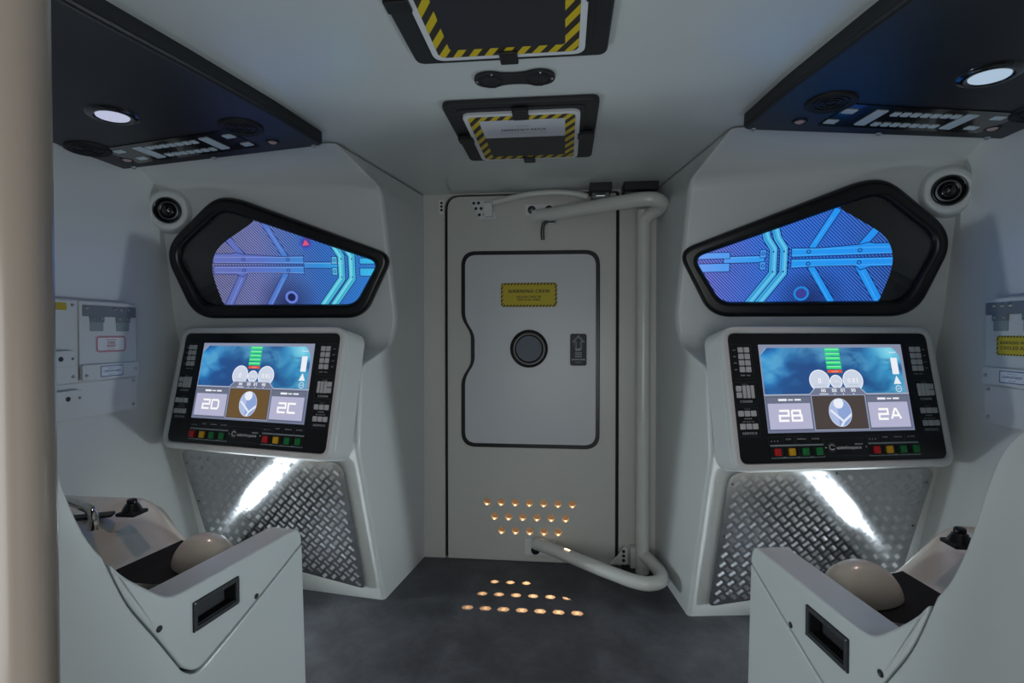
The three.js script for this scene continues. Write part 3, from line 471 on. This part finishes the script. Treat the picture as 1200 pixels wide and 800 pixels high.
// ---------------------------------------------------------------- overhead panels with their fittings
for (const s of [1, -1]) {
  const side = s > 0 ? 'right' : 'left', y0 = 2.052, tilt = (g) => g.translate(-0.765, -y0, 0).rotateZ(-0.05).translate(0.765, y0, 0), pt = (par, name, g, mat) => part(par, name, tilt(g), mat);
  const o = thing('overhead_panel', `black overhead panel with pale keys and a round lamp, above the ${side} seat`, 'overhead panel', [1.3, 2.06, -1.2], s, null);
  const pts = [[0.797, 2.012], [0.832, 1.709], [0.89, 1.381], [0.944, 1.117], [1.0, 0.72], [1.05, 0.1], [1.05, -0.7], [1.732, -0.7], [1.732, 2.075]];
  const sh = rounded(pts, [0.035, 0.05, 0.05, 0.05, 0.05, 0.1, 0, 0, 0.02]);
  // (X, -z) with the front face towards -y
  const lay = (g, y) => { const m = basis(V(1, 0, 0), V(0, 0, -1), V(0, 1, 0), V(0, y, 0)); return g.applyMatrix4(m); };
  const body = new THREE.ExtrudeGeometry(sh, { depth: 0.05, bevelEnabled: true, bevelSize: 0.016, bevelThickness: 0.016, bevelOffset: -0.016, bevelSegments: 4, curveSegments: 8 });
  pt(o, 'panel', lay(body, y0 + 0.016), M.overhead);
  for (const [x, z] of [[0.998, -1.771], [1.655, -1.83]]) {
    const g = pt(o, 'speaker_grille', lathe([[0.075, 0], [0.074, -0.006], [0.066, -0.01], [0.06, -0.006], [0.052, -0.003], [0, -0.003]], 36).translate(x, y0, z), M.grille);
    for (const r of [0.018, 0.034, 0.05]) pt(g, 'grille_ring', new THREE.TorusGeometry(r, 0.0022, 6, 36).rotateX(Math.PI / 2).translate(x, y0 - 0.005, z), M.black);
  }
  for (const [x, z] of [[0.968, -1.923], [1.618, -1.966]]) { const g = pt(o, 'indicator_bezel', new THREE.TorusGeometry(0.021, 0.005, 8, 28).rotateX(Math.PI / 2).translate(x, y0, z), M.black); pt(g, 'indicator', lathe([[0, -0.008], [0.012, -0.006], [0.019, 0]], 24).translate(x, y0, z), M.pink); }
  for (const [x, z] of [[0.838, -1.997], [1.284, -2.028], [1.665, -2.052]]) pt(o, 'screw', lathe([[0, -0.008], [0.006, -0.007], [0.01, -0.002], [0.0105, 0]], 16).translate(x, y0, z), M.steel);
  // keypad: raised plate and pale keys, edges parallel to the panel's front
  const kp = pt(o, 'keypad', lay(ext(rounded([[1.038, 1.952], [1.067, 1.779], [1.625, 1.84], [1.6, 2.006]], 0.01), 0.003).translate(0, 0, -0.003), y0 + 0.003), M.gloss);
  const key = (w, d, x, z) => box(w, 0.005, d, 0, 0, 0, 0.0022).rotateY(0.11).translate(x, y0 - 0.004, z);
  for (const [x, z, w, d] of [[1.0837, -1.8293, 0.04, 0.03], [1.0665, -1.9136, 0.04, 0.03], [1.1771, -1.88, 0.038, 0.118], [1.4705, -1.9082, 0.038, 0.118], [1.5668, -1.8738, 0.038, 0.026], [1.5449, -1.9563, 0.038, 0.026], [1.2386, -1.8503, 0.0245, 0.026], [1.2219, -1.9316, 0.0245, 0.026], [1.2714, -1.8529, 0.0245, 0.026], [1.2548, -1.9341, 0.0245, 0.026], [1.304, -1.8555, 0.0245, 0.026], [1.2875, -1.9365, 0.0245, 0.026], [1.3365, -1.8581, 0.0245, 0.026], [1.3201, -1.9389, 0.0245, 0.026], [1.3688, -1.8606, 0.0245, 0.026], [1.3525, -1.9412, 0.0245, 0.026], [1.4009, -1.8631, 0.0245, 0.026], [1.3847, -1.9436, 0.0245, 0.026], [1.4329, -1.8655, 0.0245, 0.026], [1.4167, -1.9458, 0.0245, 0.026]]) pt(kp, 'key', key(w, d, x, z), M.keyPrint);
  // recessed round lamp
  const L = [1.332, -1.594];
  const lamp = thing('ceiling_downlight', `round lit downlight in the black overhead panel above the ${side} seat`, 'downlight', [L[0], 2.024, L[1]], s, 'downlights of the overhead panels');
  pt(lamp, 'rim', lathe([[0.046, -0.001], [0.049, -0.007], [0.058, -0.009], [0.072, -0.005], [0.075, 0]], 40).translate(L[0], y0, L[1]), M.gloss);
  pt(lamp, 'lamp_disc', cyl(0.0465, 0.004, L[0], y0 - 0.004, L[1]), std('#202020', 0.5, { emissive: s > 0 ? '#b9d0e6' : '#c9cfea', emissiveIntensity: 0.8 }));
  const sp = new THREE.SpotLight(0xffe0da, 0.7, 0, 0.62, 0.6, 2); sp.position.set(s * L[0], 2.0, L[1]); sp.target.position.set(s * (L[0] - 0.65), 0, L[1] - 0.4); sp.shadow.radius = 2.5; sp.castShadow = true; scene.add(sp, sp.target);
}
// ---------------------------------------------------------------- cabinets on the outer walls
for (const s of [1, -1]) {
  const side = s > 0 ? 'right' : 'left', X0 = 1.70;
  const c = thing('wall_cabinet', s > 0 ? 'white wall cabinet with a black-edged yellow label, cut by the right picture edge' : 'white wall cabinet with a red-bordered label below a steel hinge bar', 'cabinet', [1.72, 1.2, -1.75], s);
  const m = basis(V(0, 0, 1), V(0, 1, 0), V(-1, 0, 0), V(X0, 0, 0));
  const at = (g, h = 0) => g.translate(0, 0, h).applyMatrix4(m);
  const slab = (z0, z1, y0, y1, h, d = h, r = 0.004) => at(ext(rect(z0, z1, y0, y1, r), d, Math.min(0.002, d / 3), 2), h);
  const lab = (z0, z1, y0, y1, h, r = 0.006) => { const g = uvXY(ext(rect(z0, z1, y0, y1, r), 0.0015), z0, y0, z1 - z0, y1 - y0); if (s < 0) { const t = g.attributes.uv; for (let i = 0; i < t.count; i++) t.setX(i, 1 - t.getX(i)); } return at(g, h); };
  part(c, 'cabinet_body', slab(-2.092, -1.25, 0.975, 1.432, 0, 0.035), M.panelWhite);
  const door = part(c, 'door', slab(-2.088, -1.822, 1.12, 1.428, 0.006), M.panelWhite);
  const hb = part(door, 'hinge_bar', slab(-2.084, -1.835, 1.37, 1.414, 0.01, 0.004), M.hingeSteel, 'steel hinge bar');
  for (const z of [-2.045, -2.01, -1.976, -1.85]) part(door, 'bolt', at(lathe([[0, 0.006], [0.005, 0.005], [0.007, 0]], 12).rotateX(Math.PI / 2).translate(z, 1.402, 0), 0.01), M.steel);
  for (const [z0, z1] of [[-2.052, -1.985], [-1.928, -1.864]]) {
    part(door, 'hinge_leaf', slab(z0, z1, 1.348, 1.374, 0.012, 0.004), M.hingeSteel);
    part(door, 'hinge_pad', slab(z0 + 0.002, z1 - 0.002, 1.312, 1.35, 0.008, 0.002), M.greyTab);
    for (const z of [z0 + 0.014, z1 - 0.014]) part(door, 'screw', at(lathe([[0, 0.004], [0.004, 0.003], [0.005, 0]], 12).rotateX(Math.PI / 2).translate(z, 1.361, 0), 0.012), M.steel);
  }
  const text = canvasTex(300, 160, (q, w, h) => {
    if (s < 0) {
      q.fillStyle = '#dfdcdf'; q.fillRect(0, 0, w, h); q.strokeStyle = '#a83048'; q.lineWidth = 18; q.setLineDash([11, 6]); q.beginPath(); q.roundRect(12, 12, w - 24, h - 24, 22); q.stroke(); q.setLineDash([]);
      q.fillStyle = '#8d2740'; q.textAlign = 'center'; q.font = 'bold 15px sans-serif'; q.fillText('ACCESS POINT', w / 2, 44); q.font = 'bold 36px sans-serif'; q.fillText('FIRE', w / 2, 80); q.fillText('PORT', w / 2, 112); q.font = '14px sans-serif'; q.fillText('EXTINGUISH', w / 2, 134);
    } else {
      q.fillStyle = '#1a180c'; q.fillRect(0, 0, w, h); q.fillStyle = '#cbb41a'; for (let i = -8; i < 24; i++) { q.beginPath(); q.moveTo(i * 26, h); q.lineTo(i * 26 + 13, h); q.lineTo(i * 26 + 13 + h * 0.7, 0); q.lineTo(i * 26 + h * 0.7, 0); q.fill(); }
      q.beginPath(); q.roundRect(14, 14, w - 28, h - 28, 8); q.fill(); q.fillStyle = '#2a210c'; q.textAlign = 'center'; q.font = 'bold 34px sans-serif'; q.fillText('WARNING HOT', w / 2, 68, 250); q.font = 'bold 40px sans-serif'; q.fillText('COOLED AIR', w / 2, 112, 250);
    }
  });
  part(door, 'label', lab(-2.035, -1.89, 1.226, 1.295, 0.0075, 0.008), print(text), s < 0 ? 'white label with a red dashed border' : 'yellow label with black edging');
  const strip = part(c, 'door_strip', slab(-2.088, -1.822, 1.121, 1.182, 0.018, 0.018, 0.01), M.panelWhite);
  const st = canvasTex(256, 110, (q, w, h) => { q.fillStyle = '#d8dce4'; q.fillRect(0, 0, w, h); q.strokeStyle = '#4a5578'; q.lineWidth = 8; q.strokeRect(8, 8, w - 16, h - 16); q.fillStyle = '#2f3f6a'; q.textAlign = 'center'; q.font = 'bold 26px sans-serif'; q.fillText('COMPARTMENT', w / 2, 64, 200); q.font = '15px sans-serif'; q.fillText('STOWAGE UNIT', w / 2, 34); q.fillText('KEEP SHUT', w / 2, 90); });
  part(strip, 'strip_label', lab(-2.007, -1.898, 1.128, 1.175, 0.0195, 0.002), print(st), 'white label with a blue border');
  const scr = (p, z, y, h) => part(p, 'screw', at(lathe([[0, 0.006], [0.004, 0.0055], [0.006, 0.002], [0.0065, 0]], 14).rotateX(Math.PI / 2).translate(z, y, 0), h), M.steel);
  scr(strip, -2.068, 1.152, 0.018); scr(strip, -1.838, 1.14, 0.018);
  const low = part(c, 'lower_panel', slab(-2.088, -1.254, 0.979, 1.114, 0.005), M.panelWhite); scr(low, -2.07, 1.1, 0.005); scr(low, -2.07, 1.0, 0.005);
  const nd = part(c, 'door', slab(-1.814, -1.254, 1.124, 1.428, 0.005), M.panelWhite); scr(nd, -1.83 + 0.035, 1.41, 0.005); scr(nd, -1.795, 1.14, 0.005);
  part(nd, 'label', slab(-1.772, -1.64, 1.39, 1.418, 0.0065, 0.0015), std('#b79f22', 0.5), 'small yellow label');
  for (const [par, z1, y] of [[nd, -1.786, 1.209], [low, -1.812, 1.06]]) {
    const l = part(par, 'latch', slab(z1, z1 + 0.14, y - 0.03, y + 0.03, 0.028, 0.022, 0.008), M.panelWhite);
    part(par, 'latch_hole', at(cyl(0.009, 0.002, z1 + 0.06, y, 0.0285, 'z')), M.black); part(par, 'latch_screw', at(cyl(0.005, 0.002, z1 + 0.014, y, 0.0285, 'z')), M.darkSteel);
  }
}

// ---------------------------------------------------------------- seats with their moulded aisle sides
for (const s of [1, -1]) {
  const side = s > 0 ? 'right' : 'left';
  const t = thing('pilot_seat', `white moulded seat with black cushion and slotted grip, facing screens ${s > 0 ? '2B and 2A' : '2D and 2C'}`, 'seat', [1.1, 0, -1.2], s);
  const m = basis(V(0.1483, 0, 0.9889), V(0, 1, 0), V(-0.9889, 0, 0.1483), V(0.735, 0, -1.65));
  const at = (g, h = 0) => g.translate(0, 0, h).applyMatrix4(m);
  const smooth = (pts, n) => new THREE.SplineCurve(pts.map((p) => new THREE.Vector2(...p))).getPoints(n).map((p) => [p.x, p.y]);
  const curve = smooth([[0.40, 0.652], [0.445, 0.653], [0.475, 0.659], [0.503, 0.676], [0.536, 0.706], [0.583, 0.752], [0.622, 0.8], [0.664, 0.862], [0.692, 0.925], [0.712, 0.985], [0.729, 1.045], [0.748, 1.1], [0.77, 1.138], [0.80, 1.165], [0.86, 1.19], [1.0, 1.21], [1.5, 1.22]], 70);
  const seam = smooth([[-0.03, 0.59], [0.19, 0.499], [0.33, 0.446], [0.395, 0.427], [0.437, 0.452], [0.468, 0.5], [0.513, 0.577], [0.582, 0.692], [0.624, 0.792]], 40);
  const split = curve.findIndex((p) => p[0] > 0.622);
  const poly = (pts) => { const q = new THREE.Shape(); pts.forEach((p, i) => q[i ? 'lineTo' : 'moveTo'](...p)); q.closePath(); return q; };
  const insert = poly([[-0.028, 0.6], [-0.024, 0.626], [-0.012, 0.645], [0.01, 0.652], ...curve.slice(0, split), ...[...seam].reverse().slice(1).map(([a, y]) => [a - 0.001, y + 0.004])]);
  const hole = rect(0.268, 0.402, 0.544, 0.601, 0.004, THREE.Path); insert.holes.push(hole);
  part(t, 'armrest_panel', at(ext(insert, 0.1, 0.006, 3, 8), 0), M.pod);
  for (const [a, y] of [[0.187, 0.518], [0.508, 0.597]]) part(t, 'screw', at(lathe([[0, 0.001], [0.003, 0.001], [0.0045, 0.0022], [0.0075, 0.0018], [0.008, 0]], 18).rotateX(Math.PI / 2).translate(a, y, 0), 0.0003), M.black);
  const main = poly([[-0.05, 0], ...[...seam].map(([a, y]) => [a + 0.0015, y - 0.004]), ...curve.slice(split + 1), [2.0, 1.22], [2.0, 0]]);
  part(t, 'side_panel', at(ext(main, 0.1, 0.004, 3, 8), 0), M.pod);
  part(t, 'seam_backing', at(ext(poly([[-0.03, 0.02], [-0.015, 0.6], [0.45, 0.6], [0.55, 0.66], [0.66, 0.79], [0.75, 0.95], [0.9, 0.95], [0.9, 0.02]]), 0.008), -0.03), M.gap, 'dark sheet added behind the panel seam to darken the gap');  // added dark sheet that stands for the shade inside the seam
  // recessed grip
  const rim = rect(0.257, 0.413, 0.533, 0.612, 0.003); rim.holes.push(rect(0.27, 0.4, 0.546, 0.599, 0.002, THREE.Path));
  const pf = part(t, 'grip_frame', at(ext(rim, 0.008, 0.002), 0.005), M.charcoal, 'dark rectangular grip frame');
  part(pf, 'grip_pocket', at(span(0.268, 0.402, 0.544, 0.601, -0.028, -0.024)), M.black);
  for (const y of [0.547, 0.598]) part(pf, 'grip_wall', at(span(0.268, 0.402, y - 0.002, y + 0.002, -0.026, 0)), M.black);
  for (const a of [0.269, 0.401]) part(pf, 'grip_wall', at(span(a - 0.002, a + 0.002, 0.545, 0.6, -0.026, 0)), M.black);
  for (const a of [0.2605, 0.4095]) for (const y of [0.5365, 0.6085]) part(pf, 'screw', at(cyl(0.002, 0.002, a, y, 0.0055, 'z', 0.002, 10)), M.steel);
  // seat shell: pan, outer bolster and outer armrest
  const sm = (a, b, x) => { const k = Math.min(1, Math.max(0, (x - a) / (b - a))); return k * k * (3 - 2 * k); };
  const zs = [-0.85, -0.92, -1.0, -1.06, -1.12, -1.18, -1.24, -1.3, -1.36, -1.42, -1.48, -1.54, -1.6, -1.64, -1.67, -1.7, -1.72, -1.735, -1.745, -1.755, -1.765, -1.78, -1.79, -1.795];
  const xi = (z) => 0.842 + 0.15 * (z + 1.65);
  const hgt = (X, z) => {
    const pan = 0.552 + 1.1 * Math.max(0, z + 1.42) ** 2 * 1.2, a = xi(z);
    const inner = 0.06 * (1 - sm(a, a + 0.07, X)), bol = sm(1.13, 1.36, X) * Math.max(0, 0.722 - pan);
    return pan + inner + bol;
  };
  const drop = [0, 0, 0, 0, 0, 0, 0, 0, 0, 0, 0, 0, 0, 0, 0, 0.002, 0.008, 0.018, 0.032, 0.055, 0.09, 0.16, 0.3, 0.5];
  part(t, 'seat_shell', grid(40, zs.length - 1, (u, w, i, j) => { const z = zs[j], X = xi(z) + (1.735 - xi(z)) * u; return V(X, hgt(X, z) - drop[j], z - (j > 18 ? 0.03 * sm(1.2, 1.36, X) : 0)); }), M.cream, 'cream moulded seat shell');
  // black cushion strip in the pan
  const px0 = (z) => xi(z) + 0.025, px1 = (z) => 1.185 + 0.05 * (z + 1.69);
  const pz = [-1.7, -1.695, -1.66, -1.6, -1.54, -1.48, -1.42, -1.36, -1.3, -1.24, -1.18, -1.12, -1.06, -1.0, -0.92];
  part(t, 'seat_cushion', grid(14, pz.length - 1, (u, w, i, j) => { const z = pz[j], X = px0(z) + (px1(z) - px0(z)) * u, e = Math.min(1, 8 * Math.min(u, 1 - u)); return V(X, hgt(X, z) + (j ? 0.014 * Math.sqrt(e) : 0) + 0.001, z); }), M.pad, 'matt black seat cushion');
  const egg = new THREE.SphereGeometry(1, 48, 32); { const p = egg.attributes.position; for (let i = 0; i < p.count; i++) { const x = p.getX(i), y = p.getY(i), z = p.getZ(i); p.setXYZ(i, x * (1 + 0.12 * x * (1 - Math.abs(y))), y < 0 ? y * 0.12 : y, z); } egg.computeVertexNormals(); }
  part(t, 'pommel', egg.scale(0.112, 0.102, 0.07).rotateY(0.2).translate(0.968, 0.572, -1.53), M.cream, 'smooth egg-shaped cream pommel');
  // control stick with folded gaiter
  const js = part(t, 'control_stick', span(1.214, 1.278, 0.715, 0.727, -1.59, -1.526, 0.004), M.black, 'stubby black stick in a folded gaiter');
  part(js, 'gaiter', lathe([[0.029, 0], [0.031, 0.003], [0.025, 0.007], [0.028, 0.01], [0.022, 0.014], [0.024, 0.017], [0.018, 0.021], [0.02, 0.024], [0.014, 0.027], [0, 0.027]], 28).translate(1.246, 0.725, -1.558), M.rubber);
  part(js, 'knob', lathe([[0, 0.016], [0.011, 0.016], [0.0145, 0.013], [0.015, 0.005], [0.013, 0]], 24).translate(1.246, 0.75, -1.558), M.rubber);
  const gh = part(t, 'grab_handle', tube([[1.262, 0.71, -1.432], [1.262, 0.738, -1.436], [1.275, 0.757, -1.444], [1.3, 0.766, -1.456], [1.345, 0.766, -1.478], [1.42, 0.766, -1.515], [1.455, 0.757, -1.53], [1.465, 0.738, -1.536], [1.467, 0.71, -1.536]], 0.014, 60, 14), M.chrome, 'bent polished grab handle');
  part(gh, 'base_plate', ext(rect(-0.1, 0.1, -0.022, 0.022, 0.01), 0.008, 0.002).rotateX(-Math.PI / 2).rotateY(0.47 - 0.93).translate(1.375, 0.728, -1.487), M.charcoal, 'dark base plate');
}

// ---------------------------------------------------------------- ceiling: hatches, twin speaker, catches
const stripes = (placard) => canvasTex(620, 720, (c, w, h) => {     // white edge, hazard band, dark middle
  const k = w / 0.415; c.fillStyle = '#d9dbe0'; c.fillRect(0, 0, w, h);
  const e = 0.017 * k, b = 0.036 * k; c.save(); c.beginPath(); c.roundRect(e, e, w - 2 * e, h - 2 * e, 34); c.clip();
  c.fillStyle = '#2b2722'; c.fillRect(0, 0, w, h); c.fillStyle = '#d8bc14';
  const p = 0.0435 * k; for (let i = -20; i < 40; i++) { c.beginPath(); c.moveTo(i * p, h); c.lineTo(i * p + p * 0.52, h); c.lineTo(i * p + p * 0.52 + h * 0.62, 0); c.lineTo(i * p + h * 0.62, 0); c.fill(); }
  c.restore(); c.fillStyle = '#26272f'; c.beginPath(); c.roundRect(e + b, e + b, w - 2 * (e + b), h - 2 * (e + b), 16); c.fill();
  if (placard) { c.fillStyle = '#d6d8e2'; c.beginPath(); c.roundRect(e + b, e + b, w - 2 * (e + b), 0.165 * k, 10); c.fill(); c.fillStyle = '#24252c'; c.textAlign = 'center'; c.font = 'bold 44px sans-serif'; c.fillText('EMERGENCY HATCH', w / 2, 232, 250); c.fillStyle = '#7d8088'; c.font = '20px sans-serif'; c.fillText('NOTICE', w / 2, 168); c.fillText('FOR USE IN EMERGENCY ONLY', w / 2, 268, 270); }
});
for (const [z, placard] of [[-2.055, true], [-1.205, false]]) {
  const hch = thing('ceiling_hatch', placard ? 'black framed hazard-striped ceiling hatch with a white placard, nearer the end door' : 'black framed hazard-striped ceiling hatch with a plain dark middle, nearest the viewer', 'hatch', [0, H, z], 1);
  const m = basis(V(1, 0, 0), V(0, 0, 1), V(0, -1, 0), V(0, H, z)), at = (g, h) => g.translate(0, 0, h).applyMatrix4(m);
  const fs = rect(-0.27, 0.27, -0.282, 0.288, 0.03);
  const fr = part(hch, 'hatch_frame', at(ext(fs, 0.022, 0.006, 3), 0.022), M.hatchFrame);
  part(fr, 'frame_ridge', at(ext(rect(-0.225, 0.225, -0.262, 0.262, 0.03), 0.004, 0.0015), 0.0255), M.hatchFrame);
  part(hch, 'hatch_cover', at(uvXY(ext(rect(-0.2075, 0.2075, -0.241, 0.241, 0.035), 0.012, 0.002), -0.2075, -0.241, 0.415, 0.482), 0.036), print(stripes(placard), 0.45), placard ? 'white edged cover with yellow and black stripes and a white placard' : 'white edged cover with yellow and black stripes');
  for (const [x, y, w, d] of [[0, 0.235, 0.056, 0.07], [0, -0.235, 0.05, 0.06], [0.232, 0.015, 0.06, 0.045], [-0.232, 0.015, 0.06, 0.045]]) part(hch, 'latch', at(box(w, d, 0.02, x, y, 0, 0.004), 0.034), M.black);
}
{
  const sp = thing('ceiling_speaker', 'black dog-bone shaped twin speaker on the ceiling between the two hatches', 'speaker', [-0.002, H, -1.625]);
  const m = basis(V(1, 0, 0), V(0, 0, 1), V(0, -1, 0), V(-0.002, H, -1.625)), at = (g, h) => g.translate(0, 0, h).applyMatrix4(m);
  const q = new THREE.Shape(); q.moveTo(-0.04, 0.034); q.quadraticCurveTo(0, 0.024, 0.04, 0.034); q.bezierCurveTo(0.075, 0.055, 0.126, 0.045, 0.126, 0); q.bezierCurveTo(0.126, -0.045, 0.075, -0.055, 0.04, -0.034); q.quadraticCurveTo(0, -0.024, -0.04, -0.034); q.bezierCurveTo(-0.075, -0.055, -0.126, -0.045, -0.126, 0); q.bezierCurveTo(-0.126, 0.045, -0.075, 0.055, -0.04, 0.034);
  part(sp, 'speaker_plate', at(ext(q, 0.012, 0.004, 3, 16), 0.012), M.hatchFrame);
  for (const x of [-0.074, 0.074]) {
    const g = part(sp, 'speaker_grille', at(lathe([[0.037, 0], [0.035, 0.004], [0.03, -0.002], [0, -0.004]], 30).rotateX(Math.PI / 2).translate(x, 0, 0), 0.0125), M.grille);
    for (const r of [0.01, 0.02]) part(g, 'grille_ring', at(new THREE.TorusGeometry(r, 0.002, 6, 28).translate(x, 0, 0), 0.011), M.black);
    for (const [dx, dy] of [[Math.sign(x) * 0.043, 0], [0.008, 0.041], [0.008, -0.041]]) part(sp, 'screw', at(lathe([[0, 0.003], [0.003, 0.0025], [0.004, 0]], 12).rotateX(Math.PI / 2).translate(x + dx, dy, 0), 0.012), M.steel);
  }
}
{
  // two black roller catches where the ceiling meets the door
  for (const [x0, x1, lab] of [[0.285, 0.4, 'narrow black and steel roller catch on the ceiling above the door'], [0.462, 0.642, 'wide black and steel roller catch on the ceiling at the top of the grab pole']]) {
    const c = thing('roller_catch', lab, 'catch', [(x0 + x1) / 2, H, -2.88]);
    part(c, 'catch_block', span(x0, x1, H - 0.042, H, -2.93, -2.8, 0.004), M.black);
    part(c, 'catch_channel', span(x0 + 0.012, x1 - 0.01, H - 0.075, H - 0.042, -2.93, -2.84, 0.003), M.darkSteel);
    part(c, 'roller', cyl(0.012, (x1 - x0) * 0.4, (x0 + x1) / 2, H - 0.062, -2.838, 'x'), M.steel);
  }
  const st = thing('door_strut', 'thin white bowed strut along the top of the end door', 'strut', [0.05, 2.07, -2.9]);
  part(st, 'strut', tube([[-0.25, 2.035, -2.925], [-0.16, 2.055, -2.915], [-0.04, 2.073, -2.905], [0.1, 2.078, -2.9], [0.2, 2.068, -2.896], [0.277, 2.05, -2.893]], 0.017, 60, 14), M.pole);
}

// ---------------------------------------------------------------- poles
{
  const g = thing('grab_pole', 'white floor-to-ceiling pole beside the end door with bent rails reaching across it', 'grab pole', [0.57, 0, -2.86]);
  part(g, 'pole', cyl(0.036, 1.96, 0.574, 0.98, -2.862), M.pole);
  const top = part(g, 'upper_rail', tube([[0.0, 1.958, -2.93], [0.1, 1.963, -2.9], [0.3, 1.972, -2.81], [0.46, 1.978, -2.735], [0.545, 1.98, -2.7], [0.605, 1.976, -2.695], [0.642, 1.965, -2.725], [0.638, 1.95, -2.785], [0.605, 1.935, -2.83], [0.575, 1.91, -2.86]], 0.036, 120, 20), M.pole, 'bent upper rail reaching across the door');
  const bot = part(g, 'lower_rail', tube([[0.0, 0.115, -2.93], [0.1, 0.112, -2.86], [0.27, 0.108, -2.72], [0.40, 0.105, -2.62], [0.49, 0.102, -2.56], [0.56, 0.1, -2.545], [0.618, 0.1, -2.58], [0.634, 0.1, -2.65], [0.618, 0.1, -2.75], [0.59, 0.105, -2.83], [0.574, 0.11, -2.86]], 0.034, 120, 20), M.pole, 'bent lower rail reaching across the door');
  part(top, 'rail_end', cyl(0.036, 0.012, 0.0, 1.958, -2.93, 'z'), M.pole); part(bot, 'rail_end', cyl(0.034, 0.012, 0.0, 0.115, -2.93, 'z'), M.pole);
  const hb = part(g, 'hinge_bracket', ext(rounded([[0.40, 0.03], [0.452, 0.03], [0.5, 0.03], [0.5, 0.125], [0.475, 0.125], [0.452, 0.08]], 0.012), 0.02, 0.003).translate(0, 0, -2.9), M.pole, 'white hinge bracket with three holes');
  for (const y of [0.055, 0.08, 0.105]) part(hb, 'bracket_hole', cyl(0.009, 0.003, 0.478, y, -2.8995, 'z'), M.charcoal);
  part(g, 'floor_plate', span(0.47, 0.64, 0, 0.012, -2.95, -2.82, 0.003), M.black, 'black floor plate');
  part(g, 'mount_block', span(0.515, 0.57, 0.012, 0.125, -2.955, -2.9, 0.004), M.pole);
  const f = thing('aisle_pole', 'thick warm white grab pole close to the viewer at the left edge', 'grab pole', [-0.285, 0, -0.43]);
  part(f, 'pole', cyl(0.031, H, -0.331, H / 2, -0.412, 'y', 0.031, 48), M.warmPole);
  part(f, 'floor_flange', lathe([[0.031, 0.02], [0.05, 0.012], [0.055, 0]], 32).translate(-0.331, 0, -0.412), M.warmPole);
}
// ---------------------------------------------------------------- unseen lamps beside the kick plates, placed to light the cabin from low down
for (const s of [1, -1]) {
  const l = thing('unseen_footwell_lamp', `unseen footwell lamp lighting the cabin and the tread plate below screens ${s > 0 ? '2B and 2A' : '2D and 2C'}`, 'lamp', [1.71, 0.215, -2.17], s, 'unseen footwell lamps');
  part(l, 'lamp_body', span(1.705, 1.735, 0.175, 0.255, -2.22, -2.12, 0.006), M.white);
  part(l, 'lamp_lens', span(1.7, 1.706, 0.19, 0.24, -2.21, -2.13, 0.002), std('#202020', 0.4, { emissive: '#e6f2ff', emissiveIntensity: 3 }));
  const lens = V(s * 1.685, 0.215, -2.17);
  for (const [power, cone, to] of [[4.5, 1.02, V(s * 0.685, 0.5, -1.82)], [0.15, 1.25, V(s * 1.3, 0.3, -2.45)]]) {   // wash across the cabin, and the weaker spill over the kick plate
    const sp = new THREE.SpotLight(0xe2eff6, power, 0, cone, 1, 2); sp.position.copy(lens); sp.target.position.copy(to); sp.shadow.radius = power > 1 ? 2.5 : 0.5; sp.castShadow = true; scene.add(sp, sp.target);
  }
}

renderer.render(scene, camera);
